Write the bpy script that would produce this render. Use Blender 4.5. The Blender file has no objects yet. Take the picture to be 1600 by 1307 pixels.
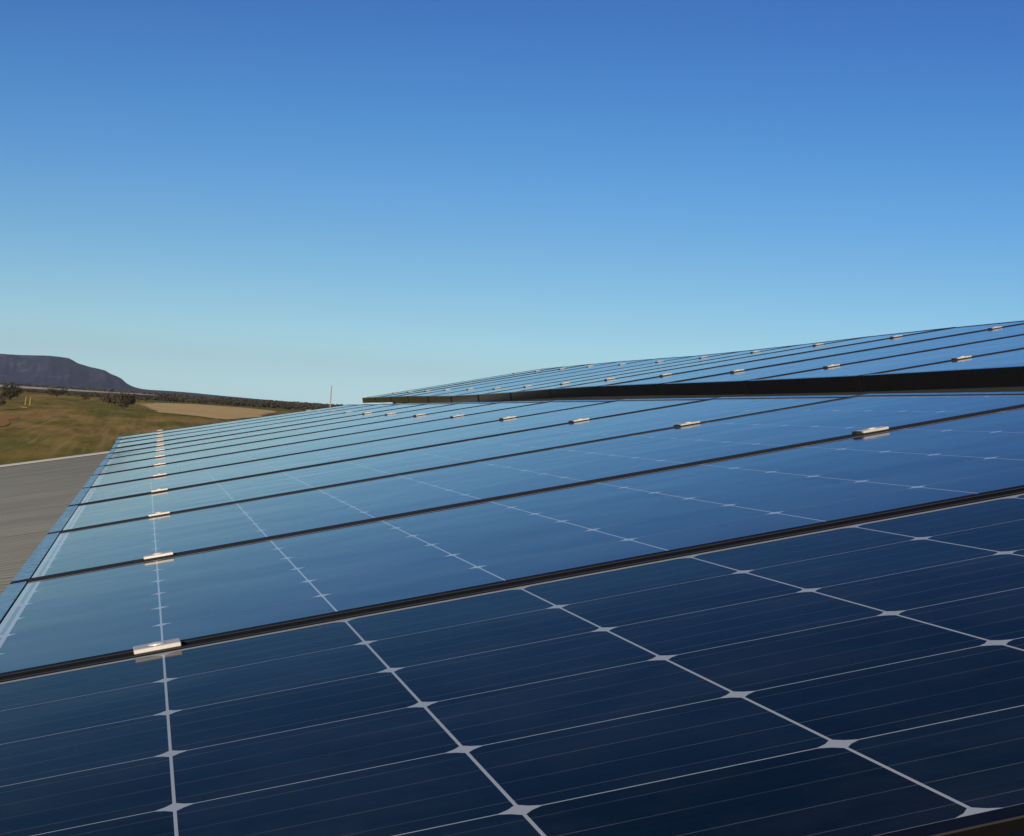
import bpy, bmesh, math, random
from mathutils import Vector, Matrix, noise
random.seed(7)
C = bpy.context.scene.collection
sc = bpy.context.scene
rad = math.radians

# ------------------------------------------------------------------ camera, sky, sun
HZ = 7.2                                   # height of the near low corner of the panels above the yard
CAM_POS = Vector((0.12512969, -1.65808298, 0.25985926 + HZ))
CAM_R = Vector((0.97965469, -0.18922936, 0.06685011))
CAM_U = Vector((-0.06551533, 0.0133074, 0.99776282))
CAM_F = Vector((0.189695622, 0.981842738, -0.000639235))
cam_d = bpy.data.cameras.new('camera')
cam = bpy.data.objects.new('camera', cam_d); C.objects.link(cam)
cam_d.sensor_fit = 'HORIZONTAL'; cam_d.sensor_width = 36.0; cam_d.lens = 36.0 * 2965.65 / 1600
cam_d.clip_start = 0.02; cam_d.clip_end = 60000
cam.matrix_world = Matrix(((CAM_R.x, CAM_U.x, -CAM_F.x, CAM_POS.x), (CAM_R.y, CAM_U.y, -CAM_F.y, CAM_POS.y),
                           (CAM_R.z, CAM_U.z, -CAM_F.z, CAM_POS.z), (0, 0, 0, 1)))
sc.camera = cam

SUN_EL, SUN_AZ = rad(16), rad(28 + 180)     # azimuth from +Y towards +X
sun_vec = Vector((math.cos(SUN_EL) * math.sin(SUN_AZ), math.cos(SUN_EL) * math.cos(SUN_AZ), math.sin(SUN_EL)))
w = bpy.data.worlds.new('World'); sc.world = w; w.use_nodes = True
nt = w.node_tree; nt.nodes.clear()
sky = nt.nodes.new('ShaderNodeTexSky'); sky.sky_type = 'NISHITA'; sky.sun_disc = False
sky.sun_elevation = SUN_EL; sky.sun_rotation = SUN_AZ
sky.altitude = 300; sky.air_density = 1.0; sky.dust_density = 0.3; sky.ozone_density = 2.0
hs = nt.nodes.new('ShaderNodeHueSaturation'); hs.inputs['Saturation'].default_value = 1.2
# the crisp dry air of the place: the sky deepens quickly and evenly with height, all the way round
tcw = nt.nodes.new('ShaderNodeTexCoord'); sx = nt.nodes.new('ShaderNodeSeparateXYZ'); nt.links.new(tcw.outputs['Generated'], sx.inputs[0])
gr = nt.nodes.new('ShaderNodeValToRGB'); el = gr.color_ramp.elements
while len(el) > 1: el.remove(el[-1])
SKY_STOPS = [(0.0, (.83, 1.40, 2.75)), (0.0275, (.62, .99, 1.70)), (0.0488, (.505, .80, 1.30)), (0.0689, (.435, .70, 1.12)), (0.0845, (.393, .648, 1.03)), (0.15, (.288, .54, .91)), (0.211, (.236, .434, .80)), (0.32, (.18, .345, .69)), (0.55, (.145, .29, .60)), (1.0, (.135, .27, .56))]
for i, (p_, c_) in enumerate(SKY_STOPS):
    e_ = el[0] if i == 0 else el.new(p_)
    e_.position = p_; e_.color = (*[x / 3 for x in c_], 1)
nt.links.new(sx.outputs[2], gr.inputs[0])
mx = nt.nodes.new('ShaderNodeMix'); mx.data_type = 'RGBA'; mx.blend_type = 'MULTIPLY'; mx.inputs[0].default_value = 1.0
bg = nt.nodes.new('ShaderNodeBackground'); bg.inputs['Strength'].default_value = 0.10
wo = nt.nodes.new('ShaderNodeOutputWorld')
dbl = nt.nodes.new('ShaderNodeVectorMath'); dbl.operation = 'SCALE'; dbl.inputs['Scale'].default_value = 3.0
nt.links.new(sky.outputs[0], hs.inputs['Color']); nt.links.new(hs.outputs[0], mx.inputs[6]); nt.links.new(gr.outputs[0], mx.inputs[7])
nt.links.new(mx.outputs[2], dbl.inputs[0]); nt.links.new(dbl.outputs[0], bg.inputs['Color']); nt.links.new(bg.outputs[0], wo.inputs[0])
sd = bpy.data.lights.new('sun', 'SUN'); sd.energy = 4.6; sd.angle = rad(0.53); sd.color = (1.0, 0.86, 0.66)
so = bpy.data.objects.new('sun', sd); C.objects.link(so)
so.rotation_euler = sun_vec.to_track_quat('Z', 'Y').to_euler(); so.location = (-30, -60, 40)
vs = sc.view_settings; vs.view_transform = 'Standard'; vs.look = 'None'; vs.exposure = 0; vs.gamma = 1; vs.use_curve_mapping = False

# ------------------------------------------------------------------ helpers
def mat(name):
    m = bpy.data.materials.new(name); m.use_nodes = True
    b = m.node_tree.nodes['Principled BSDF']
    return m, m.node_tree, b
def N(t, kind, **kw):
    n = t.nodes.new(kind)
    for k, v in kw.items():
        if k in n.inputs: n.inputs[k].default_value = v
        else: setattr(n, k, v)
    return n
def ramp(t, stops, interp='LINEAR'):
    n = t.nodes.new('ShaderNodeValToRGB'); e = n.color_ramp.elements; n.color_ramp.interpolation = interp
    while len(e) > 1: e.remove(e[-1])
    e[0].position = stops[0][0]; e[0].color = (*stops[0][1], 1)
    for p, c in stops[1:]:
        x = e.new(p); x.color = (*c, 1)
    return n
def mixc(t, fac, a, b, mode='MIX'):
    n = t.nodes.new('ShaderNodeMix'); n.data_type = 'RGBA'; n.blend_type = mode
    for i, v in ((0, fac), (6, a), (7, b)):
        if isinstance(v, (int, float)): n.inputs[i].default_value = v
        elif isinstance(v, tuple): n.inputs[i].default_value = (*v, 1)
        else: t.links.new(v, n.inputs[i])
    return n.outputs[2]
def math_(t, op, a, b=None, c=None):
    n = t.nodes.new('ShaderNodeMath'); n.operation = op
    for i, v in enumerate((a, b, c)):
        if v is None: continue
        if isinstance(v, (int, float)): n.inputs[i].default_value = v
        else: t.links.new(v, n.inputs[i])
    return n.outputs[0]

def mesh_of(name, bm, m, smooth=False):
    me = bpy.data.meshes.new(name); bm.normal_update(); bm.to_mesh(me); bm.free()
    for x in (m if isinstance(m, (list, tuple)) else [m]): me.materials.append(x)
    if smooth:
        for p in me.polygons: p.use_smooth = True
    return me
def link(name, me, parent=None, mw=None, kind=None):
    o = bpy.data.objects.new(name, me); C.objects.link(o)
    if parent: o.parent = parent
    if mw is not None:
        if parent: o.matrix_local = mw
        else: o.matrix_world = mw
    if kind: o['kind'] = kind
    return o
def tag(o, label, cat, group=None):
    o['label'] = label; o['category'] = cat
    if group: o['group'] = group
    return o
def box(bm, lo, hi, ch=0.0, mi=0):
    (x0, y0, z0), (x1, y1, z1) = lo, hi
    r = bmesh.ops.create_cube(bm, size=1.0, matrix=Matrix.Translation(((x0 + x1) / 2, (y0 + y1) / 2, (z0 + z1) / 2)) @ Matrix.Diagonal((x1 - x0, y1 - y0, z1 - z0, 1)))
    vs_ = r['verts']
    if ch:
        es = list({e for v in vs_ for e in v.link_edges})
        bmesh.ops.bevel(bm, geom=es, offset=ch, segments=1, affect='EDGES')
def tube(bm, pts, rs, seg=8, cap=True):
    rings = []
    for i, p in enumerate(pts):
        p = Vector(p)
        d = (Vector(pts[min(i + 1, len(pts) - 1)]) - Vector(pts[max(i - 1, 0)])).normalized()
        a = d.orthogonal().normalized(); b = d.cross(a)
        rings.append([bm.verts.new(p + (a * math.cos(t) + b * math.sin(t)) * rs[i]) for t in [2 * math.pi * k / seg for k in range(seg)]])
    for r0, r1 in zip(rings, rings[1:]):
        for k in range(seg): bm.faces.new((r0[k], r0[(k + 1) % seg], r1[(k + 1) % seg], r1[k]))
    if cap:
        bm.faces.new(rings[0][::-1]); bm.faces.new(rings[-1])
ORD = 'zeroth first second third fourth fifth sixth seventh eighth ninth tenth eleventh twelfth thirteenth fourteenth'.split()

# plane of the solar rows: v runs up the slope, u along the roof away from the camera, n out of the panels
EV = Vector((0.97394202, 0.00148517, 0.22679228)); EU = Vector((0.0, 0.99997856, -0.00654847)); EN = Vector((-0.22679714, 0.00637783, 0.97392114))
O0 = Vector((0, 0, HZ))
def PW(v, u, n): return O0 + EV * v + EU * u + EN * n
def basis(o, a, b):
    a = a.normalized(); n = a.cross(b).normalized(); b = n.cross(a)
    return Matrix(((a.x, b.x, n.x, o.x), (a.y, b.y, n.y, o.y), (a.z, b.z, n.z, o.z), (0, 0, 0, 1)))
MP = basis(O0, EV, EU)                       # plane coordinates to the world

# ------------------------------------------------------------------ materials
def laminate(name, base, lines=False, ior=1.10):
    m, t, b = mat(name)
    tc = N(t, 'ShaderNodeTexCoord'); oi = N(t, 'ShaderNodeObjectInfo')
    gp = N(t, 'ShaderNodeNewGeometry')
    dust = N(t, 'ShaderNodeTexNoise', Scale=9.0, Detail=8.0, Roughness=0.7)
    t.links.new(gp.outputs['Position'], dust.inputs['Vector'])
    if lines:
        sep = N(t, 'ShaderNodeSeparateXYZ'); t.links.new(tc.outputs['Object'], sep.inputs[0])
        # four silver busbars across each 0.1585 m of panel depth, printed on the cell
        y = math_(t, 'MULTIPLY', sep.outputs[1], 4.0 / 0.1585)
        fr = math_(t, 'ABSOLUTE', math_(t, 'SUBTRACT', math_(t, 'FRACT', y), 0.5))
        bus = math_(t, 'LESS_THAN', fr, 0.0155)
        fine = N(t, 'ShaderNodeTexNoise', Scale=1.0, Detail=3.0)
        mp = N(t, 'ShaderNodeMapping'); mp.inputs['Scale'].default_value = (3.0, 240.0, 1.0)
        t.links.new(tc.outputs['Object'], mp.inputs[0]); t.links.new(mp.outputs[0], fine.inputs['Vector'])
        fr_ = ramp(t, [(0.3, tuple(c * 0.86 for c in base)), (0.7, tuple(c * 1.15 for c in base))]); t.links.new(fine.outputs[0], fr_.inputs[0])
        rnd = math_(t, 'MULTIPLY_ADD', oi.outputs['Random'], 0.5, 0.75)
        hsv = N(t, 'ShaderNodeHueSaturation'); t.links.new(fr_.outputs[0], hsv.inputs['Color']); t.links.new(rnd, hsv.inputs['Value'])
        wear = N(t, 'ShaderNodeTexNoise', Scale=14.0, Detail=3.0); t.links.new(gp.outputs['Position'], wear.inputs['Vector'])
        wv = ramp(t, [(0.35, (0.4,) * 3), (0.65, (1.0,) * 3)]); t.links.new(wear.outputs[0], wv.inputs[0])
        col = mixc(t, math_(t, 'MULTIPLY', bus, wv.outputs[0]), hsv.outputs[0], (0.080, 0.095, 0.125))
    else:
        col = mixc(t, dust.outputs[0], tuple(c * 0.93 for c in base), base)
    dr = ramp(t, [(0.42, (0.0, 0, 0)), (0.72, (0.05, 0.05, 0.05))]); t.links.new(dust.outputs[0], dr.inputs[0])
    col = mixc(t, dr.outputs[0], col, (0.24, 0.26, 0.28))
    t.links.new(col, b.inputs['Base Color'])
    b.inputs['Roughness'].default_value = 0.7; b.inputs['Specular IOR Level'].default_value = 0.0
    b.inputs['Coat Weight'].default_value = 1.0; b.inputs['Coat IOR'].default_value = ior
    rr = ramp(t, [(0.3, (0.05,) * 3), (0.8, (0.10,) * 3)]); t.links.new(dust.outputs[0], rr.inputs[0]); t.links.new(rr.outputs[0], b.inputs['Coat Roughness'])
    wob = N(t, 'ShaderNodeTexNoise', Scale=3.5, Detail=2.0); t.links.new(gp.outputs['Position'], wob.inputs['Vector'])
    bp = N(t, 'ShaderNodeBump', Strength=1.0, Distance=0.0012); t.links.new(wob.outputs[0], bp.inputs['Height']); t.links.new(bp.outputs[0], b.inputs['Coat Normal'])
    return m
M_CELL = laminate('navy_cell_under_glass', (0.020, 0.025, 0.044), True, 1.092)
M_BACK = laminate('white_backsheet_under_glass', (0.53, 0.57, 0.62))
M_RIB = laminate('tinned_ribbon_under_glass', (0.26, 0.29, 0.34))
# the foreground panel has cleaner, less mirroring glass than those behind it
M_CELL_NEAR = laminate('navy_cell_under_clean_glass', (0.006, 0.0165, 0.036), True, 1.036)
M_BACK_NEAR = laminate('white_backsheet_under_clean_glass', (0.44, 0.50, 0.55), False, 1.036)
def metal(name, col, rough, metallic=1.0, spec=0.5, nscale=60, amt=0.15):
    m, t, b = mat(name)
    g = N(t, 'ShaderNodeNewGeometry'); n = N(t, 'ShaderNodeTexNoise', Scale=nscale, Detail=5.0); t.links.new(g.outputs['Position'], n.inputs['Vector'])
    c = mixc(t, n.outputs[0], tuple(x * (1 - amt) for x in col), tuple(min(1, x * (1 + amt)) for x in col)); t.links.new(c, b.inputs['Base Color'])
    r = math_(t, 'MULTIPLY_ADD', n.outputs[0], 0.2, rough - 0.1); t.links.new(r, b.inputs['Roughness'])
    b.inputs['Metallic'].default_value = metallic; b.inputs['Specular IOR Level'].default_value = spec
    return m
M_LONG = metal('black_anodised_rail_cross_brushed', (0.005, 0.0048, 0.005), 0.55, 0.0, 0.08)
M_EDGE = metal('rail_edge_painted_glint', (0.034, 0.031, 0.031), 0.5, 0.0, 0.2)  # paler black standing in for sunlight caught on the rail chamfers
M_SHORT = metal('black_anodised_rail_smooth', (0.012, 0.012, 0.014), 0.17, 0.0, 0.5)
M_CLAMP = metal('mill_finish_aluminium', (0.80, 0.75, 0.66), 0.45, 0.5, 0.5, 400, 0.08)
M_BOLT = metal('stainless_bolt', (0.72, 0.69, 0.63), 0.5, 0.3, 0.5, 300, 0.1)
M_RAIL = metal('aluminium_rail', (0.55, 0.55, 0.55), 0.4, 0.9)
M_CLIP = metal('black_clip', (0.02, 0.02, 0.022), 0.5, 0.0, 0.3)

# roof steel
def roof_mat():
    m, t, b = mat('weathered_zinc_roof_steel')
    g = N(t, 'ShaderNodeNewGeometry')
    n1 = N(t, 'ShaderNodeTexNoise', Scale=1.3, Detail=8.0, Roughness=0.65); t.links.new(g.outputs['Position'], n1.inputs['Vector'])
    mp = N(t, 'ShaderNodeMapping'); mp.inputs['Scale'].default_value = (0.5, 9.0, 0.5); t.links.new(g.outputs['Position'], mp.inputs[0])
    n2 = N(t, 'ShaderNodeTexNoise', Scale=1.0, Detail=6.0, Roughness=0.6); t.links.new(mp.outputs[0], n2.inputs['Vector'])
    r1 = ramp(t, [(0.3, (0.175, 0.185, 0.17)), (0.7, (0.225, 0.23, 0.21))]); t.links.new(n1.outputs[0], r1.inputs[0])
    r2 = ramp(t, [(0.35, (0.88,) * 3), (0.65, (1.05,) * 3)]); t.links.new(n2.outputs[0], r2.inputs[0])
    c = mixc(t, 1.0, r1.outputs[0], r2.outputs[0], 'MULTIPLY'); t.links.new(c, b.inputs['Base Color'])
    b.inputs['Roughness'].default_value = 0.75; b.inputs['Metallic'].default_value = 0.0; b.inputs['Specular IOR Level'].default_value = 0.12
    return m
M_ROOF = roof_mat()
M_TRIM = metal('pale_flashing', (0.30, 0.305, 0.29), 0.5, 0.1, 0.4, 4, 0.08)
M_WALL = metal('shed_wall_steel', (0.50, 0.48, 0.43), 0.55, 0.1, 0.3, 2, 0.1)

# ------------------------------------------------------------------ terrain
def ground_z(x, y):
    d = math.hypot(x, y)
    s = 700.0
    if d < 560: z = 0.007 * d
    elif d < 840:                            # rounded crest, then level plain
        q = (d - 560) / 280.0; z = 0.007 * (560 + 280 * (q - q * q / 2))
    else: z = 0.007 * (560 + 140)
    k = min(1.0, max(0.0, (d - 60) / 200.0))
    return z + k * 0.12 * noise.noise((x * 0.012, y * 0.012, 3.1))
def pix_dir(px, py):
    return (CAM_F + CAM_R * ((px - 800) / 2965.65) - CAM_U * ((py - 653.5) / 2965.65)).normalized()
def on_ground(px, py):
    """where the sight line over a spot of the field meets the terrain"""
    d = pix_dir(px, py); t = 20.0; step = 1.0
    while t < 16000:
        p = CAM_POS + d * t
        if p.z <= ground_z(p.x, p.y): break
        t += step; step = max(1.0, t * 0.004)
    return p
def at_dist(px, py, dist):
    d = pix_dir(px, py); h = math.hypot(d.x, d.y)
    return CAM_POS + d * (dist / h)

def ground_mat():
    m, t, b = mat('dry_pasture')
    g = N(t, 'ShaderNodeNewGeometry')
    mb = N(t, 'ShaderNodeMapping'); mb.inputs['Scale'].default_value = (0.045, 0.011, 0.01); mb.inputs['Rotation'].default_value = (0, 0, 0.25); t.links.new(g.outputs['Position'], mb.inputs[0])
    big = N(t, 'ShaderNodeTexNoise', Scale=1.0, Detail=6.0, Roughness=0.62, Distortion=0.6); t.links.new(mb.outputs[0], big.inputs['Vector'])
    mm = N(t, 'ShaderNodeMapping'); mm.inputs['Scale'].default_value = (0.35, 0.030, 0.3); mm.inputs['Rotation'].default_value = (0, 0, -0.3); t.links.new(g.outputs['Position'], mm.inputs[0])
    mid = N(t, 'ShaderNodeTexNoise', Scale=1.0, Detail=8.0, Roughness=0.72, Distortion=0.4); t.links.new(mm.outputs[0], mid.inputs['Vector'])
    r = ramp(t, [(0.33, (0.11, 0.135, 0.022)), (0.44, (0.20, 0.172, 0.032)), (0.53, (0.27, 0.20, 0.045)), (0.61, (0.38, 0.25, 0.075)), (0.70, (0.36, 0.175, 0.05))])
    t.links.new(big.outputs[0], r.inputs[0])
    r2 = ramp(t, [(0.34, (0.60, 0.66, 0.55)), (0.66, (1.42, 1.32, 1.25))]); t.links.new(mid.outputs[0], r2.inputs[0])
    c = mixc(t, 1.0, r.outputs[0], r2.outputs[0], 'MULTIPLY')
    # mowing swirls: bent strokes of paler straw running away from the shed
    mp = N(t, 'ShaderNodeMapping'); mp.inputs['Scale'].default_value = (0.85, 0.012, 0.1); mp.inputs['Rotation'].default_value = (0, 0, 0.10); t.links.new(g.outputs['Position'], mp.inputs[0])
    wv = N(t, 'ShaderNodeTexNoise', Scale=1.0, Detail=4.0, Roughness=0.6, Distortion=0.9)
    t.links.new(mp.outputs[0], wv.inputs['Vector'])
    wr = ramp(t, [(0.46, (0, 0, 0)), (0.64, (1.0,) * 3)]); t.links.new(wv.outputs[0], wr.inputs[0])
    d0 = N(t, 'ShaderNodeVectorMath', operation='LENGTH'); t.links.new(g.outputs['Position'], d0.inputs[0])
    dm = math_(t, 'MULTIPLY', d0.outputs['Value'], 0.001)
    dr = ramp(t, [(0.14, (0.15,) * 3), (0.20, (1,) * 3), (0.31, (1,) * 3), (0.38, (0.25,) * 3)]); t.links.new(dm, dr.inputs[0])
    f = math_(t, 'MULTIPLY', math_(t, 'MULTIPLY', wr.outputs[0], mid.outputs[0]), dr.outputs[0])
    f = math_(t, 'MULTIPLY', f, 0.75)
    c = mixc(t, f, c, (0.56, 0.38, 0.16))
    # far plain: greyer scrub
    dist = N(t, 'ShaderNodeVectorMath', operation='LENGTH'); t.links.new(g.outputs['Position'], dist.inputs[0])
    mr = N(t, 'ShaderNodeMapRange'); mr.inputs['From Min'].default_value = 700; mr.inputs['From Max'].default_value = 1200
    t.links.new(dist.outputs['Value'], mr.inputs['Value'])
    far = N(t, 'ShaderNodeTexNoise', Scale=0.004, Detail=6.0); t.links.new(g.outputs['Position'], far.inputs['Vector'])
    fr = ramp(t, [(0.35, (0.05, 0.06, 0.04)), (0.7, (0.15, 0.14, 0.10))]); t.links.new(far.outputs[0], fr.inputs[0])
    c = mixc(t, mr.outputs[0], c, fr.outputs[0])
    t.links.new(c, b.inputs['Base Color']); b.inputs['Roughness'].default_value = 0.95; b.inputs['Specular IOR Level'].default_value = 0.05
    bp = N(t, 'ShaderNodeBump', Strength=0.5, Distance=0.3); t.links.new(mid.outputs[0], bp.inputs['Height']); t.links.new(bp.outputs[0], b.inputs['Normal'])
    return m
M_GROUND = ground_mat()
bm = bmesh.new()
radii = [0.0] + [6 + 6 * i for i in range(24)] + [150 + 10 * i for i in range(80)]
while radii[-1] < 14000: radii.append(radii[-1] * 1.12)
SEG = 256; prev = None
for r_ in radii:
    if r_ == 0: prev = [bm.verts.new((0, 0, 0))]; continue
    ring = []
    for k in range(SEG):
        a = 2 * math.pi * k / SEG; x, y = r_ * math.sin(a), r_ * math.cos(a)
        ring.append(bm.verts.new((x, y, ground_z(x, y))))
    for k in range(SEG):
        k2 = (k + 1) % SEG
        if len(prev) == 1: bm.faces.new((prev[0], ring[k2], ring[k]))
        else: bm.faces.new((prev[k], prev[k2], ring[k2], ring[k]))
    prev = ring
bmesh.ops.recalc_face_normals(bm, faces=bm.faces)
go = link('ground', mesh_of('ground', bm, M_GROUND, True), kind='structure')

def field_mat(name, c0, c1, scale, ragged=True):
    m, t, b = mat(name)
    g = N(t, 'ShaderNodeNewGeometry'); n = N(t, 'ShaderNodeTexNoise', Scale=scale, Detail=7.0, Roughness=0.65); t.links.new(g.outputs['Position'], n.inputs['Vector'])
    r = ramp(t, [(0.3, c0), (0.7, c1)]); t.links.new(n.outputs[0], r.inputs[0]); t.links.new(r.outputs[0], b.inputs['Base Color'])
    b.inputs['Roughness'].default_value = 0.95; b.inputs['Specular IOR Level'].default_value = 0.05
    if ragged:                               # the crop or soil thins out towards its border
        at = N(t, 'ShaderNodeAttribute', attribute_name='cover')
        mp = N(t, 'ShaderNodeMapping'); mp.inputs['Scale'].default_value = (0.5, 0.06, 0.5); t.links.new(g.outputs['Position'], mp.inputs[0])
        n2 = N(t, 'ShaderNodeTexNoise', Scale=1.0, Detail=5.0); t.links.new(mp.outputs[0], n2.inputs['Vector'])
        a = math_(t, 'MULTIPLY_ADD', at.outputs['Fac'], 2.2, math_(t, 'MULTIPLY_ADD', n2.outputs[0], 2.4, -1.9))
        cl = N(t, 'ShaderNodeClamp'); t.links.new(a, cl.inputs[0]); t.links.new(cl.outputs[0], b.inputs['Alpha'])
    return m
def patch(name, poly, m, lift):
    """a field surface following the terrain inside an outline of spots"""
    pts = [on_ground(*p) for p in poly]
    bm = bmesh.new(); vs_ = [bm.verts.new((p.x, p.y, 0)) for p in pts]
    f = bm.faces.new(vs_); bmesh.ops.triangulate(bm, faces=[f])
    bmesh.ops.subdivide_edges(bm, edges=bm.edges[:], cuts=9, use_grid_fill=True)
    cover = [0.0 if any(len(e.link_faces) < 2 for e in v.link_edges) else 1.0 for v in bm.verts]
    for v in bm.verts:
        v.co.x += 1.5 * noise.noise(v.co * 0.03); v.co.y += 5 * noise.noise(v.co * 0.03 + Vector((9, 2, 1)))
        v.co.z = ground_z(v.co.x, v.co.y) + lift
    bmesh.ops.recalc_face_normals(bm, faces=bm.faces)
    for fc in bm.faces:
        if fc.normal.z < 0: fc.normal_flip()
    me = mesh_of(name, bm, m, True); at = me.attributes.new('cover', 'FLOAT', 'POINT'); at.data.foreach_set('value', cover)
    return link(name, me, kind='structure')
patch('stubble_field', [(209, 631), (232, 629.5), (300, 632), (380, 637.5), (446, 644), (420, 652), (345, 657), (290, 650), (236, 645)],
      field_mat('pale_stubble', (0.58, 0.40, 0.16), (0.80, 0.57, 0.26), 0.04), 0.10)
patch('green_crop_strip', [(215, 623), (300, 627.5), (400, 635.5), (470, 642), (446, 643.6), (380, 637), (300, 631.5), (232, 629)],
      field_mat('green_crop', (0.13, 0.135, 0.035), (0.22, 0.20, 0.065), 0.05), 0.08)
patch('bare_earth', [(-40, 652), (0, 648), (34, 650), (40, 655), (14, 658), (0, 668), (-40, 668)],
      field_mat('ochre_earth', (0.33, 0.17, 0.05), (0.46, 0.27, 0.09), 0.2), 0.07)
patch('dirt_mound_ground', [(33, 636.5), (48, 637), (47, 639.5), (35, 639)],
      field_mat('sandy_earth', (0.60, 0.33, 0.12), (0.72, 0.44, 0.2), 0.3), 0.09)
patch('pale_salt_plain', [(-160, 591.5), (0, 602), (130, 610.2), (245, 617.4), (250, 619), (130, 613), (0, 606), (-160, 595)],
      field_mat('pale_salt', (0.50, 0.47, 0.42), (0.66, 0.61, 0.54), 0.01, False), 0.3)

# ------------------------------------------------------------------ mountain and low hills
def mountain_mat():
    m, t, b = mat('scrub_covered_rock')
    g = N(t, 'ShaderNodeNewGeometry')
    mp = N(t, 'ShaderNodeMapping'); mp.inputs['Scale'].default_value = (1, 0.35, 2.2); t.links.new(g.outputs['Position'], mp.inputs[0])
    n = N(t, 'ShaderNodeTexNoise', Scale=0.013, Detail=9.0, Roughness=0.68); t.links.new(mp.outputs[0], n.inputs['Vector'])
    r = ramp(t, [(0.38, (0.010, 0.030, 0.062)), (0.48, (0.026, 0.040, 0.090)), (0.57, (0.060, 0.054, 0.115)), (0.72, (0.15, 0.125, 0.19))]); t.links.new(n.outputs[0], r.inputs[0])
    t.links.new(r.outputs[0], b.inputs['Base Color']); b.inputs['Roughness'].default_value = 1.0; b.inputs['Specular IOR Level'].default_value = 0.0
    return m
prof = [(-1500, 592), (-1200, 566), (-900, 545), (-600, 537), (-300, 540), (-100, 548), (0, 553), (30, 555), (75, 556), (95, 558), (108, 560), (122, 568), (140, 573.5), (152, 576), (165, 579.5),
        (172, 584), (182, 588), (190, 592), (198, 599.5), (208, 604.5), (220, 607.8), (235, 609.5), (270, 611.5), (300, 614), (350, 619), (400, 623.5), (440, 627), (470, 629), (520, 632.5), (700, 646)]
def prof_y(px):
    for (a, ya), (b_, yb) in zip(prof, prof[1:]):
        if a <= px <= b_: return ya + (yb - ya) * (px - a) / (b_ - a)
    return prof[-1][1]
MD = 8200.0
bm = bmesh.new(); rows = []
NR = 26
pxs = [-1500 + 20 * i for i in range(70)] + [-100 + 3 * i for i in range(215)] + [545 + 20 * i for i in range(8)]
for px in pxs:
    top = at_dist(px, prof_y(px), MD); d = Vector((top.x - CAM_POS.x, top.y - CAM_POS.y, 0)).normalized()
    hgt = max(1.0, top.z - 4.9); col = []
    for j in range(NR + 8):
        q = j / NR                            # 0 at the foot, 1 at the crest, beyond 1 the plateau behind
        if q <= 1:
            dist = MD - (1 - q) * (700 + 6.0 * hgt)
            sh = q ** 1.15 if hgt < 60 else 0.55 * q ** 1.6 + 0.45 * q
            gul = noise.noise((px * 0.045, q * 1.2, 2.0)) * 0.5 + noise.noise((px * 0.16, q * 3, 5.0)) * 0.25
            z = 4.9 + hgt * sh * (1 + 0.0 * gul)
            dist += gul * 260 * math.sin(math.pi * min(1, q)) * min(1, hgt / 80)
        else:
            dist = MD + (q - 1) * 4000; z = top.z - (q - 1) * 40 - (dist - MD) * 0.004
        if j == 0: z = 3.0
        p = Vector((CAM_POS.x, CAM_POS.y, 0)) + d * dist
        col.append(bm.verts.new((p.x, p.y, z)))
    rows.append(col)
for a, b_ in zip(rows, rows[1:]):
    for j in range(len(a) - 1): bm.faces.new((a[j], b_[j], b_[j + 1], a[j + 1]))
bmesh.ops.recalc_face_normals(bm, faces=bm.faces)
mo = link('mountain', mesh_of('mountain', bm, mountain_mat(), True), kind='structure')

# ------------------------------------------------------------------ scrub and trees
def leaf_mat(name, lo, hi):
    m, t, b = mat(name)
    g = N(t, 'ShaderNodeNewGeometry'); n = N(t, 'ShaderNodeTexNoise', Scale=0.9, Detail=4.0); t.links.new(g.outputs['Position'], n.inputs['Vector'])
    r = ramp(t, [(0.3, lo), (0.7, hi)]); t.links.new(n.outputs[0], r.inputs[0]); t.links.new(r.outputs[0], b.inputs['Base Color'])
    b.inputs['Roughness'].default_value = 0.85; b.inputs['Specular IOR Level'].default_value = 0.1
    return m
M_LEAF = leaf_mat('dull_olive_leaves', (0.035, 0.034, 0.02), (0.075, 0.064, 0.04))
M_LEAF2 = leaf_mat('brownish_leaves', (0.06, 0.05, 0.033), (0.11, 0.085, 0.055))
M_SCRUB = leaf_mat('dark_scrub_leaves', (0.032, 0.032, 0.022), (0.07, 0.058, 0.042))
M_BARK = leaf_mat('grey_brown_bark', (0.10, 0.08, 0.06), (0.16, 0.13, 0.10))
def leaf_cloud(bm, c, rx, ry, rz, n, s, rng):
    """leaf clumps scattered through an uneven volume"""
    for _ in range(n):
        while True:
            p = Vector((rng.uniform(-1, 1), rng.uniform(-1, 1), rng.uniform(-1, 1)))
            if p.length < 1: break
        p = p * (0.55 + 0.45 * p.length)
        q = Vector((c[0] + p.x * rx, c[1] + p.y * ry, c[2] + p.z * rz))
        a = Vector((rng.gauss(0, 1), rng.gauss(0, 1), rng.gauss(0, 1))).normalized(); b_ = a.orthogonal().normalized()
        e = a.cross(b_); k = s * rng.uniform(0.5, 1.3); k2 = k * rng.uniform(0.4, 0.9)
        bm.faces.new([bm.verts.new(q + b_ * k), bm.verts.new(q + e * k2), bm.verts.new(q - b_ * k), bm.verts.new(q - e * k2)])
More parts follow.
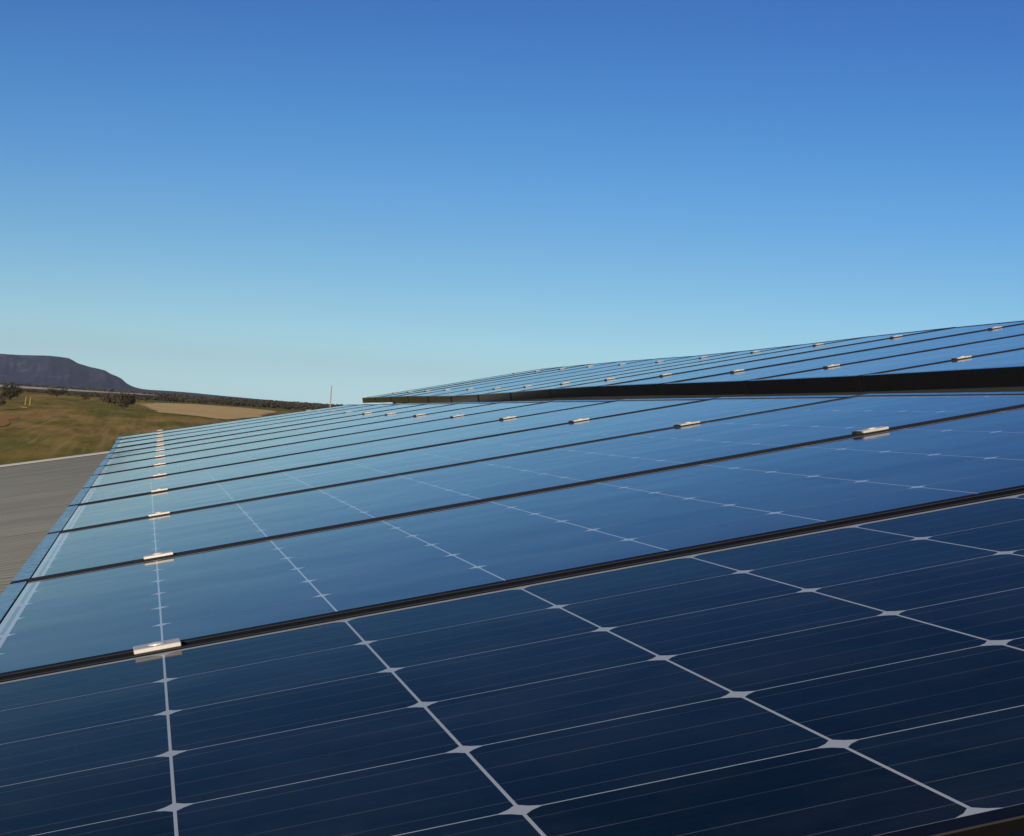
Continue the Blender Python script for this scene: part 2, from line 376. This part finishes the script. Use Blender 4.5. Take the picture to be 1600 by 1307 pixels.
def tree(px, py, hpx, wpx, label, name='tree', lobes=6, dens=150, m=None, rng=None, low=0.25, lean=0.0):
    base = on_ground(px, py); D = math.hypot(base.x - CAM_POS.x, base.y - CAM_POS.y)
    H = hpx * D / 2965.65; W = wpx * D / 2965.65; rng = rng or random.Random(int(px * 7 + py))
    r = bpy.data.objects.new(name, None); C.objects.link(r); r.location = (base.x, base.y, ground_z(base.x, base.y) - 0.05)
    tag(r, label, 'tree' if name == 'tree' else 'bush')
    bm = bmesh.new(); tr = max(0.05, 0.03 * H)
    th = H * max(0.35, low + 0.2)
    tube(bm, [(0, 0, 0), (lean * th * 0.4, 0, th * 0.5), (lean * th, 0, th)], [tr, tr * 0.75, tr * 0.5], 7)
    cents = []
    for i in range(lobes):
        a = 2.39996 * i + rng.uniform(-.4, .4); rr = W * 0.5 * math.sqrt((i + .5) / lobes) * 0.72
        cz = H * (low + (1 - low) * rng.uniform(0.26, 0.72))
        c = (rr * math.cos(a) + lean * th, rr * math.sin(a), cz); cents.append(c)
        tube(bm, [(lean * th * .6, 0, th * .6), ((c[0] + lean * th) * 0.5, c[1] * 0.5, (th * .7 + cz) * .5), (c[0], c[1], cz)], [tr * .45, tr * .3, tr * .12], 5)
    link('trunk', mesh_of('trunk', bm, M_BARK), r)
    bm = bmesh.new()
    for c in cents:
        k = rng.uniform(0.8, 1.15)
        leaf_cloud(bm, c, W * 0.26 * k, W * 0.26 * k, H * (1 - low) * 0.30 * k, dens, H * 0.045, rng)
    link('crown', mesh_of('crown', bm, m or M_LEAF), r)
    return r
tree(17, 628.5, 30, 32, 'broad dark tree at the left edge of the pasture, beside yellow posts', lobes=11, dens=190, low=0.12)
tree(-6, 640, 33, 36, 'reddish brown tree cut by the left edge of the photo', m=M_LEAF2, lobes=7, low=0.1)
tree(88, 624.5, 19, 34, 'wide olive tree standing in the green pasture under the mountain', lobes=10, low=0.22)
tree(131, 628.5, 16, 27, 'sparse low tree left of the big bush clump in the pasture', lobes=8, dens=110, low=0.15)
tree(172, 634.5, 25, 34, 'brownish leafy tree at the left of the big bush clump', m=M_LEAF2, lobes=10, low=0.08)
tree(197, 640, 26, 28, 'large dark round bush at the corner of the stubble field', name='bush', lobes=11, dens=220, low=0.0)
tree(216.5, 630, 6, 5, 'tiny dark shrub nearest the big bush on the green strip', name='bush', lobes=3, dens=60, low=0.0)
tree(227.5, 630.5, 7.5, 9, 'small rounded shrub on the green strip above the stubble field', name='bush', lobes=4, dens=70, low=0.0)
tree(60, 617, 6, 8, 'small dark shrub between the two broad pasture trees', name='bush', lobes=3, dens=60, low=0.0)
tree(107, 628, 4, 9, 'flat low shrub on the grass right of the wide olive tree', name='bush', lobes=3, dens=60, low=0.0)

# the belt of scrub along the crest of the field, and the woodland on the plain behind it
rng = random.Random(3)
bm = bmesh.new()
for i in range(1500):
    px = rng.uniform(-260, 620); dist = rng.uniform(690, 900)
    g_ = at_dist(px, 620, dist)
    gz = ground_z(g_.x, g_.y); hh = rng.uniform(1.0, 2.9) * (1.25 if rng.random() < 0.12 else 1) * (0.7 + 0.5 * noise.noise((px * 0.02, dist * .01, 1)))
    hh *= 0.36 + 0.64 * min(1.0, max(0.0, (px - 120) / 140.0))
    ww = (0.6 + hh) * rng.uniform(0.7, 1.2)
    leaf_cloud(bm, (g_.x, g_.y, gz + hh * 0.45), ww, ww, hh * 0.55, 22, 0.55, rng)
so_ = link('scrub_belt', mesh_of('scrub_belt', bm, M_SCRUB), kind='stuff'); so_['label'] = 'dark belt of scrub along the far edge of the fields'
bm = bmesh.new()
for i in range(1300):
    px = rng.uniform(-260, 620); dist = rng.uniform(2100, 5200)
    g_ = at_dist(px, 620, dist); hh = rng.uniform(1.2, 3.2); ww = rng.uniform(8, 22)
    leaf_cloud(bm, (g_.x, g_.y, ground_z(g_.x, g_.y) + hh * 0.4), ww, ww, hh * 0.6, 16, 2.2, rng)
so_ = link('plain_woodland', mesh_of('plain_woodland', bm, M_SCRUB), kind='stuff'); so_['label'] = 'distant woodland on the plain before the mountain'

# two yellow posts and the pole
def yellow_mat():
    m, t, b = mat('yellow_paint'); g = N(t, 'ShaderNodeNewGeometry'); n = N(t, 'ShaderNodeTexNoise', Scale=3.0, Detail=3.0); t.links.new(g.outputs['Position'], n.inputs['Vector'])
    t.links.new(mixc(t, n.outputs[0], (0.19, 0.14, 0.03), (0.31, 0.25, 0.08)), b.inputs['Base Color']); b.inputs['Roughness'].default_value = 0.6
    return m
M_YEL = yellow_mat()
for px, py, lab in ((39.5, 632.5, 'yellow post nearer the broad dark tree in the pasture'), (46.5, 633, 'yellow post standing right of its twin in the pasture')):
    p = on_ground(px, py); D = (p - CAM_POS).length; k = D / 2965.65
    bm = bmesh.new()
    tube(bm, [(0, 0, -0.1), (0.2 * k, 0, 5 * k), (0.9 * k, 0, 13 * k)], [1.0 * k, 0.9 * k, 0.5 * k], 10)
    tube(bm, [(0, 0, -0.05), (0, 0, 1.2 * k)], [1.5 * k, 1.3 * k], 10)
    o = link('marker_post', mesh_of('marker_post', bm, M_YEL, False)); o.location = (p.x, p.y, ground_z(p.x, p.y))
    tag(o, lab, 'post', 'yellow posts in the pasture')
p = at_dist(515.6, 633, 250.0); gz = ground_z(p.x, p.y); top = at_dist(518, 604, 250.0).z
r = bpy.data.objects.new('utility_pole', None); C.objects.link(r); r.location = (p.x, p.y, gz)
tag(r, 'slender pale pole rising above the far end of the lower panel row', 'pole')
bm = bmesh.new(); tube(bm, [(0, 0, -0.3), (0.02, 0, (top - gz) * .5), (0.06, 0, top - gz)], [0.095, 0.085, 0.07], 10)
link('pole_shaft', mesh_of('pole_shaft', bm, leaf_mat('pale_weathered_pole', (0.27, 0.26, 0.23), (0.36, 0.34, 0.30))), r)
bm = bmesh.new(); box(bm, (-0.075, -0.075, -0.02), (0.11, 0.075, 0.05), 0.01)
o = link('pole_cap', mesh_of('pole_cap', bm, M_RAIL), r); o.location = (0.06, 0, top - gz)

# ------------------------------------------------------------------ shed under the panels
DE = rad(2.0); ROFF = 0.12
ER = (EV * math.cos(DE) - EN * math.sin(DE)); ENR = EU.cross(ER) * -1.0   # roof slope direction
ENR = ER.cross(EU).normalized()
OR = PW(0, 0, -ROFF)
def RW(v, u, n=0): return OR + ER * v + EU * u + ENR * n
U0, U1, V0, V1 = -4.3, 13.98, -2.6, 4.25
shed = bpy.data.objects.new('shed', None); C.objects.link(shed); shed.location = (RW(0, 0).x, RW(0, 0).y, 0)
tag(shed, 'long shed with grey corrugated steel roof beneath the solar panels', 'shed')
shed_inv = Matrix.Translation(-shed.location)
PITCH, AMP, SH = 0.0762, 0.0075, 0.762
def sheet_mesh(vlen):
    bm = bmesh.new(); seg = 8; n = int(round(SH / PITCH)) * seg; cols = []
    for i in range(n + 3):
        u = i * PITCH / seg; z = AMP * math.cos(2 * math.pi * u / PITCH) + 0.0006 * (i > n)
        cols.append([bm.verts.new((v, u, z)) for v in (0, vlen / 2, vlen)])
    for a, b_ in zip(cols, cols[1:]):
        for j in range(2): bm.faces.new((a[j], a[j + 1], b_[j + 1], b_[j]))
    # steel thickness at the eave and ridge ends
    r = bmesh.ops.extrude_edge_only(bm, edges=[e for e in bm.edges if len(e.link_faces) == 1 and abs(e.verts[0].co.x - e.verts[1].co.x) < 1e-6])
    for g in r['geom']:
        if isinstance(g, bmesh.types.BMVert): g.co.z -= 0.0012
    bmesh.ops.recalc_face_normals(bm, faces=bm.faces)
    return mesh_of('roof_sheet', bm, M_ROOF, True)
sm = sheet_mesh(V1 - V0)
ridge = RW(V1, 0)
ERB = Vector((ER.x, ER.y, -ER.z))
smb = sheet_mesh(V1 - V0)
ns = int((U1 - U0) / SH)
for i in range(ns):
    u = U0 + i * SH
    rr = random.Random(i)
    o = link('roof_sheet', sm, shed); o.matrix_world = basis(RW(V0, u, 0.0006 * (i % 2)), ER, EU); o.matrix_parent_inverse = shed_inv
    o.matrix_basis = basis(RW(V0, u, 0.0006 * (i % 2)), ER, EU)
    o = link('roof_sheet', smb, shed); o.matrix_parent_inverse = shed_inv
    e = ridge + EU * u; o.matrix_basis = basis(e + Vector((0.02, 0, -0.004)), ERB, EU)
def world_part(name, bm, m, parent=shed):
    o = link(name, mesh_of(name, bm, m), parent); o.matrix_parent_inverse = Matrix.Translation(-parent.location); return o
UE = U0 + ns * SH
def slab(bm, c, a, b_, n, la, lb, ln):
    """box from corner c along three directions"""
    a, b_, n = a * la, b_ * lb, n * ln
    v = [bm.verts.new(c + a * i + b_ * j + n * k) for k in (0, 1) for j in (0, 1) for i in (0, 1)]
    for f in ((0, 2, 3, 1), (4, 5, 7, 6), (0, 1, 5, 4), (1, 3, 7, 5), (3, 2, 6, 7), (2, 0, 4, 6)): bm.faces.new([v[i] for i in f])
    bmesh.ops.recalc_face_normals(bm, faces=bm.faces)
for uu, s in ((UE - 0.09, 1), (U0 - 0.06, -1)):
    for side in (0, 1):
        bm = bmesh.new()
        c = RW(V0 - 0.03, uu, 0.010) if side == 0 else ridge + EU * uu + Vector((0, 0, 0.006))
        e = ER if side == 0 else ERB
        nn = ENR if side == 0 else Vector((-ENR.x, ENR.y, ENR.z))
        slab(bm, c, e, EU, nn, V1 - V0 + 0.03, 0.15, 0.014)
        c2 = c + EU * (0.151 if s > 0 else -0.004) - nn * 0.19
        slab(bm, c2, e, EU, nn, V1 - V0 + 0.03, 0.003, 0.204)
        world_part('barge_flashing', bm, M_TRIM)
bm = bmesh.new()
slab(bm, RW(V1 - 0.16, U0, 0.012), ER, EU, ENR, 0.165, UE - U0, 0.004)
slab(bm, ridge + EU * U0 + Vector((0, 0, 0.012)), ERB, EU, Vector((-ENR.x, ENR.y, ENR.z)), 0.165, UE - U0, 0.004)
world_part('ridge_cap', bm, M_TRIM)
bm = bmesh.new()
g0 = RW(V0, U0)
slab(bm, g0 + Vector((-0.13, 0, -0.12)), Vector((1, 0, 0)), EU, Vector((0, 0, 1)), 0.12, UE - U0, 0.006)
slab(bm, g0 + Vector((-0.136, 0, -0.12)), Vector((1, 0, 0)), EU, Vector((0, 0, 1)), 0.006, UE - U0, 0.11)
world_part('gutter', bm, M_TRIM)
xl, xr = RW(V0 + 0.12, 0).x, ridge.x + (ridge.x - RW(V0 + 0.12, 0).x)
zl = RW(V0 + 0.12, 0).z - 0.14; zr = ridge.z - 0.14
y0, y1 = RW(0, U0 + 0.1).y, RW(0, UE - 0.08).y
for y in (y0, y1):
    bm = bmesh.new()
    pr = [(xl, -0.3), (xr, -0.3), (xr, zl), (ridge.x, zr), (xl, zl)]
    f0 = [bm.verts.new((x, y - 0.05, z)) for x, z in pr]; f1 = [bm.verts.new((x, y + 0.05, z)) for x, z in pr]
    bm.faces.new(f0); bm.faces.new(f1[::-1])
    for i in range(5): bm.faces.new((f0[i], f1[i], f1[(i + 1) % 5], f0[(i + 1) % 5]))
    bmesh.ops.recalc_face_normals(bm, faces=bm.faces); world_part('end_wall', bm, M_WALL)
for x in (xl, xr):
    bm = bmesh.new(); box(bm, (x - 0.05, y0 + 0.052, -0.3), (x + 0.05, y1 - 0.052, zl - 0.02)); world_part('side_wall', bm, M_WALL)

# ------------------------------------------------------------------ solar panels
PC = 0.1585
PL, PWD = 1.665, 0.9934                 # along the slope, along the roof
VL = -0.043; MPITCH = 1.01137; GAP = 0.018
LIP = 0.0018; FH = 0.044
LR, LRN, SRW = 0.0115, 0.0165, 0.0245
CX0, CY0 = 0.043, (PWD - 6 * PC) / 2
def rail_mesh(lx, ly, m, name):
    bm = bmesh.new(); box(bm, (0, 0, -FH), (lx, ly, LIP), 0.0007); bm.normal_update()
    if name == 'frame_rail':                 # sun glint painted as a paler tone on the camera-facing top edges
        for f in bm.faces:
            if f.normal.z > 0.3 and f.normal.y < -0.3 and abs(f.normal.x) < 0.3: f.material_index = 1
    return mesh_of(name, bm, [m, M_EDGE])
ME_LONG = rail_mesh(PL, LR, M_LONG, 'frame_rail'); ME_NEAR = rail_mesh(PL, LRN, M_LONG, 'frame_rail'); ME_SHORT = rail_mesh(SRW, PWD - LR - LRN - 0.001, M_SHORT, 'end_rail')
bm = bmesh.new(); box(bm, (SRW + 0.002, LRN, -0.005), (PL - SRW - 0.002, PWD - LR, 0.0)); ME_BACK = mesh_of('backsheet', bm, M_BACK)
bm = bmesh.new(); box(bm, (SRW - 0.001, LRN + 0.0005, -0.012), (SRW + 0.003, PWD - LR - 0.0005, -0.006)); box(bm, (PL - SRW - 0.003, LRN + 0.0005, -0.012), (PL - SRW + 0.001, PWD - LR - 0.0005, -0.006)); ME_SEAL = mesh_of('seal', bm, M_CLIP)
def cell_outline(cx, cy):
    hx, hy, c = 0.07825, 0.07840, 0.0095
    pts = []
    for sx, sy in ((1, 1), (-1, 1), (-1, -1), (1, -1)):
        a, b_ = (hx, hy - c), (hx - c, hy); mid = (hx - c * 0.42, hy - c * 0.42)
        seq = [a, mid, b_] if sx * sy > 0 else [b_, mid, a]
        pts += [(cx + sx * x, cy + sy * y) for x, y in seq]
    return pts
def add_cell(bm, cx, cy):
    pts = cell_outline(cx, cy); t = 0.00008
    top = [bm.verts.new((x, y, t)) for x, y in pts]; bot = [bm.verts.new((x, y, 0.00001)) for x, y in pts]
    bm.faces.new(top)
    for i in range(len(pts)): bm.faces.new((bot[i], bot[(i + 1) % len(pts)], top[(i + 1) % len(pts)], top[i]))
# one mesh for each of the sixty places in a panel, so that the printed busbars line up; shared by all panels
CELL_ME = {}
for r_ in range(6):
    for k in range(10):
        bm = bmesh.new(); add_cell(bm, CX0 + (k + .5) * PC, (r_ + .5) * PC)
        bmesh.ops.recalc_face_normals(bm, faces=bm.faces); CELL_ME[(r_, k)] = mesh_of('cell', bm, M_CELL)
bm = bmesh.new()
for r_ in range(6):
    for k in range(10): add_cell(bm, CX0 + (k + .5) * PC, (r_ + .5) * PC)
bmesh.ops.recalc_face_normals(bm, faces=bm.faces); ME_CELLS = mesh_of('cells', bm, M_CELL)
RIB_ME = []
for xx in (CX0 - 0.0095, PL - CX0 + 0.0045):
    for j in range(3):
        bm = bmesh.new(); y0_ = CY0 + j * 2 * PC + 0.012; box(bm, (xx, y0_, 0.00002), (xx + 0.005, y0_ + 2 * PC - 0.024, 0.0001)); RIB_ME.append(mesh_of('busbar_ribbon', bm, M_RIB))
NEAR = {}
def near_copy(me, m):
    if me.name not in NEAR:
        c = me.copy(); c.name = me.name; c.materials.clear(); c.materials.append(m); NEAR[me.name] = c
    return NEAR[me.name]
def make_panel(mw, label, group, single, near=False):
    r = bpy.data.objects.new('solar_panel', None); C.objects.link(r); r.matrix_world = mw
    r.empty_display_size = 0.1
    rg = random.Random(label)                # panels never sit perfectly level with each other
    if not near: r.matrix_world = mw @ Matrix.Translation((0, PWD / 2, 0)) @ Matrix.Rotation(rg.uniform(-.002, .002), 4, 'X') @ Matrix.Translation((0, -PWD / 2, 0))
    tag(r, label, 'solar panel', group)
    T = Matrix.Translation
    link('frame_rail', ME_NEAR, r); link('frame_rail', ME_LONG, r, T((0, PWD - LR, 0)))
    link('end_rail', ME_SHORT, r, T((0, LRN + 0.0005, 0))); link('end_rail', ME_SHORT, r, T((PL - SRW, LRN + 0.0005, 0)))
    link('backsheet', near_copy(ME_BACK, M_BACK_NEAR) if near else ME_BACK, r); link('seal', ME_SEAL, r)
    off = T((0, CY0, 0))
    if single:
        for r_ in range(6):
            for k in range(10): link('cell', near_copy(CELL_ME[(r_, k)], M_CELL_NEAR) if near else CELL_ME[(r_, k)], r, off)
    else:
        o = link('cells', ME_CELLS, r, off, kind='stuff')
    for m_ in RIB_ME: link('busbar_ribbon', m_, r)
    return r
def seam_u(i): return 0.0305 + (i - 1) * MPITCH      # centre of the gap beyond panel i
def nL(i): return 0.022 * max(0, i - 9) / 4
def nR(i): return -0.0021 * max(0, i - 2)
LOW = 'lower row of solar panels'; UPP = 'raised upper row of solar panels'
low_label = {0: 'solar panel in the bottom right corner, only its black frame edge showing', 1: 'large navy solar panel filling the foreground with sharp white cell grid',
             2: 'pale blue reflecting solar panel directly beyond the dark foreground panel', 13: 'farthest solar panel of the lower row, where the roof ends'}
for i in range(0, 14):
    ua, ub = seam_u(i - 1) + GAP / 2, seam_u(i) - GAP / 2
    a = PW(VL, ua, nL(i - 1)); b_ = PW(VL + PL, ua, nR(i - 1)); c = PW(VL, ub, nL(i))
    c2 = PW(VL + PL, ub, nR(i)); yv = ((c - a) + (c2 - b_))
    lab = low_label.get(i, '%s solar panel of the lower row, counting the dark foreground panel as first' % ORD[i])
    make_panel(basis(a, b_ - a, yv), lab, LOW, i <= 3, i <= 1)
# one bird-lime speck on the foreground glass
fg = [o for o in bpy.data.objects if o.name.startswith('solar_panel') and o['label'] == low_label[1]][0]
bm = bmesh.new(); bmesh.ops.create_icosphere(bm, subdivisions=2, radius=1.0, matrix=Matrix.Translation((1.094, 0.872, 0.0002)) @ Matrix.Diagonal((0.0026, 0.0042, 0.0009, 1)))
link('speck', mesh_of('speck', bm, field_mat('bird_lime', (0.6, 0.6, 0.58), (0.75, 0.75, 0.72), 500, False), True), fg)
UU0, UV, UH = 3.2525, 2.080, -0.0225
sag = {-2: 0.016, -1: 0.011, 0: .005, 1: .003, 2: .005, 3: .006, 4: .001, 5: -.0086, 6: -.0147, 7: -.0185, 8: -.0145, 9: -.0105, 10: -.010, 11: -.011, 12: -.012}
for i in range(-1, 12):
    ua, ub = UU0 + i * MPITCH + GAP / 2, UU0 + (i + 1) * MPITCH - GAP / 2
    a = PW(UV, ua, UH + sag[i]); b_ = PW(UV + PL, ua, UH + sag[i]); c = PW(UV, ub, UH + sag[i + 1])
    k = i + 2
    lab = ('nearest solar panel of the upper row, cut by the right edge of the photo' if k == 1 else
           'farthest solar panel of the upper row, its tip overhanging against the sky' if k == 13 else
           '%s solar panel of the raised upper row, counted from the right edge of the photo' % ORD[k])
    make_panel(basis(a, b_ - a, c - a), lab, UPP, False)

# ------------------------------------------------------------------ clamps, rails, legs
def clamp_meshes():
    L, W, T = 0.041, 0.029, 0.0041
    bm = bmesh.new(); box(bm, (-L / 2, -W / 2, LIP + 0.0001), (L / 2, W / 2, LIP + T), 0.0006)
    box(bm, (-L / 2 + 0.002, -0.008, -0.012), (L / 2 - 0.002, -0.005, LIP + 0.0002)); box(bm, (-L / 2 + 0.002, 0.005, -0.012), (L / 2 - 0.002, 0.008, LIP + 0.0002))
    body = mesh_of('clamp_body', bm, M_CLAMP)
    bm = bmesh.new(); z0 = LIP + T
    tube(bm, [(0, 0, z0 - 0.0005), (0, 0, z0 + 0.0006), (0, 0, z0 + 0.0014), (0, 0, z0 + 0.0018)], [0.0075, 0.0073, 0.0055, 0.002], 14)
    tube(bm, [(0, 0, -0.056), (0, 0, z0 - 0.001)], [0.004, 0.004], 8)
    bolt = mesh_of('bolt', bm, M_BOLT)
    bm = bmesh.new(); box(bm, (-L / 2 - 0.0090, -0.010, -0.03), (-L / 2 - 0.001, 0.011, LIP + 0.0038), 0.001)
    box(bm, (-L / 2 - 0.007, -0.0120, -0.01), (-L / 2 - 0.003, 0.0130, LIP + 0.0025), 0.0006)
    clip = mesh_of('rail_clip', bm, M_CLIP)
    return body, bolt, clip
CB, CBO, CCL = clamp_meshes()
def make_clamp(o, a, b_, label, group, clip, seed):
    rg = random.Random(seed)
    r = bpy.data.objects.new('panel_clamp', None); C.objects.link(r); r.empty_display_size = 0.03
    r.matrix_world = basis(o, a, b_) @ Matrix.Rotation(rg.uniform(-.02, .02), 4, 'Z')
    tag(r, label, 'clamp', group)
    link('clamp_body', CB, r); link('bolt', CBO, r, Matrix.Rotation(rg.uniform(0, 6), 4, 'Z'))
    if clip: link('rail_clip', CCL, r)
def low_n(v, i): f = (v - VL) / PL; return nL(i) * (1 - f) + nR(i) * f
for i in range(0, 14):
    for k, (v, txt) in enumerate(((0.154 + 0.0080 * (i - 1), 'near the low left edge'), (1.225 + 0.0078 * (i - 1), 'higher up the slope'))):
        n = low_n(v, i)
        where = 'nearest seam, at the bottom right corner' if i == 0 else 'seam closing the foreground panel' if i == 1 else 'far end of the lower row' if i == 13 else '%s seam beyond the foreground panel' % ORD[i - 1]
        if i == 0 : continue
        uu = seam_u(i) - (0.002 if i == 13 else 0)
        make_clamp(PW(v, uu, n), PW(v + .1, uu, low_n(v + .1, i)) - PW(v, uu, n), EU, 'silver clamp on the %s, %s' % (where, txt),
                   'clamps along the lower row', k == 1, i * 2 + k)
for i in range(-1, 13):
    for k, (v, txt) in enumerate(((2.387, 'near the dark front edge'), (3.446 + 0.006 * (i - 1), 'near the top edge'))):
        uu = UU0 + i * MPITCH
        where = 'the far tip of the upper row' if i == 12 else 'first upper seam' if i == -1 else 'the %s upper-row seam from the right' % (ORD[i + 2])
        if i == -1: continue
        make_clamp(PW(v, uu, UH + sag[i]), EV, EU, 'silver clamp on %s, %s' % (where, txt), 'clamps along the upper row', True, 90 + i * 2 + k)
def rail(p0, p1, label, h, group, feet_n):
    r = bpy.data.objects.new('mounting_rail', None); C.objects.link(r)
    d = (p1 - p0); mw = basis(p0, EV, d); r.matrix_world = mw
    tag(r, label, 'rail', group)
    L = d.length; bm = bmesh.new()
    box(bm, (-0.02, 0, -0.04), (0.02, L, 0.0), 0.002); box(bm, (-0.024, 0, -0.012), (0.024, L, -0.008))
    link('rail_bar', mesh_of('rail_bar', bm, M_RAIL), r)
    inv = mw.inverted()
    for j in range(feet_n):
        y = 0.25 + (L - 0.5) * j / (feet_n - 1)
        w_ = mw @ Vector((0, y, -0.04))
        down = (w_ - OR).dot(ENR) - AMP
        bm = bmesh.new(); box(bm, (0.021, y - 0.02, -0.035), (0.027, y + 0.02, -0.002)); box(bm, (0.021, y - 0.02, -0.04 - down), (0.027, y + 0.02, -0.036))
        box(bm, (0.0275, y - 0.02, -0.04 - down), (0.075, y + 0.02, -0.034 - down))
        link('rail_foot', mesh_of('rail_foot', bm, M_RAIL), r)
    return r
def railpts(v0, sl, n): return [PW(v0 + sl * (i - 1), seam_u(i), low_n(v0, i) + n) for i in (-1, 13)]
NB = -FH - 0.006
for v0, sl, t_ in ((0.154, .008, 'lower'), (1.225, .0078, 'higher')):
    a = PW(v0 - .016, seam_u(-1), NB); b_ = PW(v0 + sl * 12, seam_u(13) + .06, low_n(v0 + sl * 12, 13) + NB)
    rail(a, b_, 'long aluminium rail hidden under the lower row, %s of the two' % t_, 0.04, 'rails under the panel rows', 9)
for v0, t_ in ((2.387, 'front'), (3.48, 'rear')):
    a = PW(v0, UU0 - MPITCH, UH + sag[-1] + NB - 0.012); b_ = PW(v0, UU0 + 12 * MPITCH + .05, UH + sag[12] + NB - 0.008)
    rail(a, b_, 'long aluminium rail carrying the raised upper row, %s one' % t_, 0.04, 'rails under the panel rows', 9)
# the leg and its brace that show under the far tip of the upper row
r = bpy.data.objects.new('support_leg', None); C.objects.link(r); r.location = PW(2.2, UU0 + 10.05 * MPITCH, -0.1)
tag(r, 'thin leg with diagonal brace under the far tip of the upper row', 'support leg')
def strut(name, a, b_, rr):
    bm = bmesh.new(); tube(bm, [a - r.location, b_ - r.location], [rr, rr], 8); link(name, mesh_of(name, bm, M_CLIP), r)
ul = UU0 + 10.05 * MPITCH
strut('leg', PW(2.2, ul, -0.085), RW(2.2, ul, 0.0), 0.016)
strut('brace', PW(2.2, ul + 0.6, -0.085), RW(2.2, ul + 1.3, 0.02), 0.010)

# ------------------------------------------------------------------ air
bm = bmesh.new(); box(bm, (-14800, -14800, -2.0), (14800, 14800, 330.0))
hm = bpy.data.materials.new('pale_air'); hm.use_nodes = True; ht = hm.node_tree; ht.nodes.clear()
vol = ht.nodes.new('ShaderNodeVolumePrincipled'); vol.inputs['Color'].default_value = (0.86, 0.92, 1.0, 1); vol.inputs['Density'].default_value = 4.0e-5; vol.inputs['Anisotropy'].default_value = 0.2
ho = ht.nodes.new('ShaderNodeOutputMaterial'); ht.links.new(vol.outputs[0], ho.inputs['Volume'])
link('haze', mesh_of('haze', bm, hm), kind='stuff')
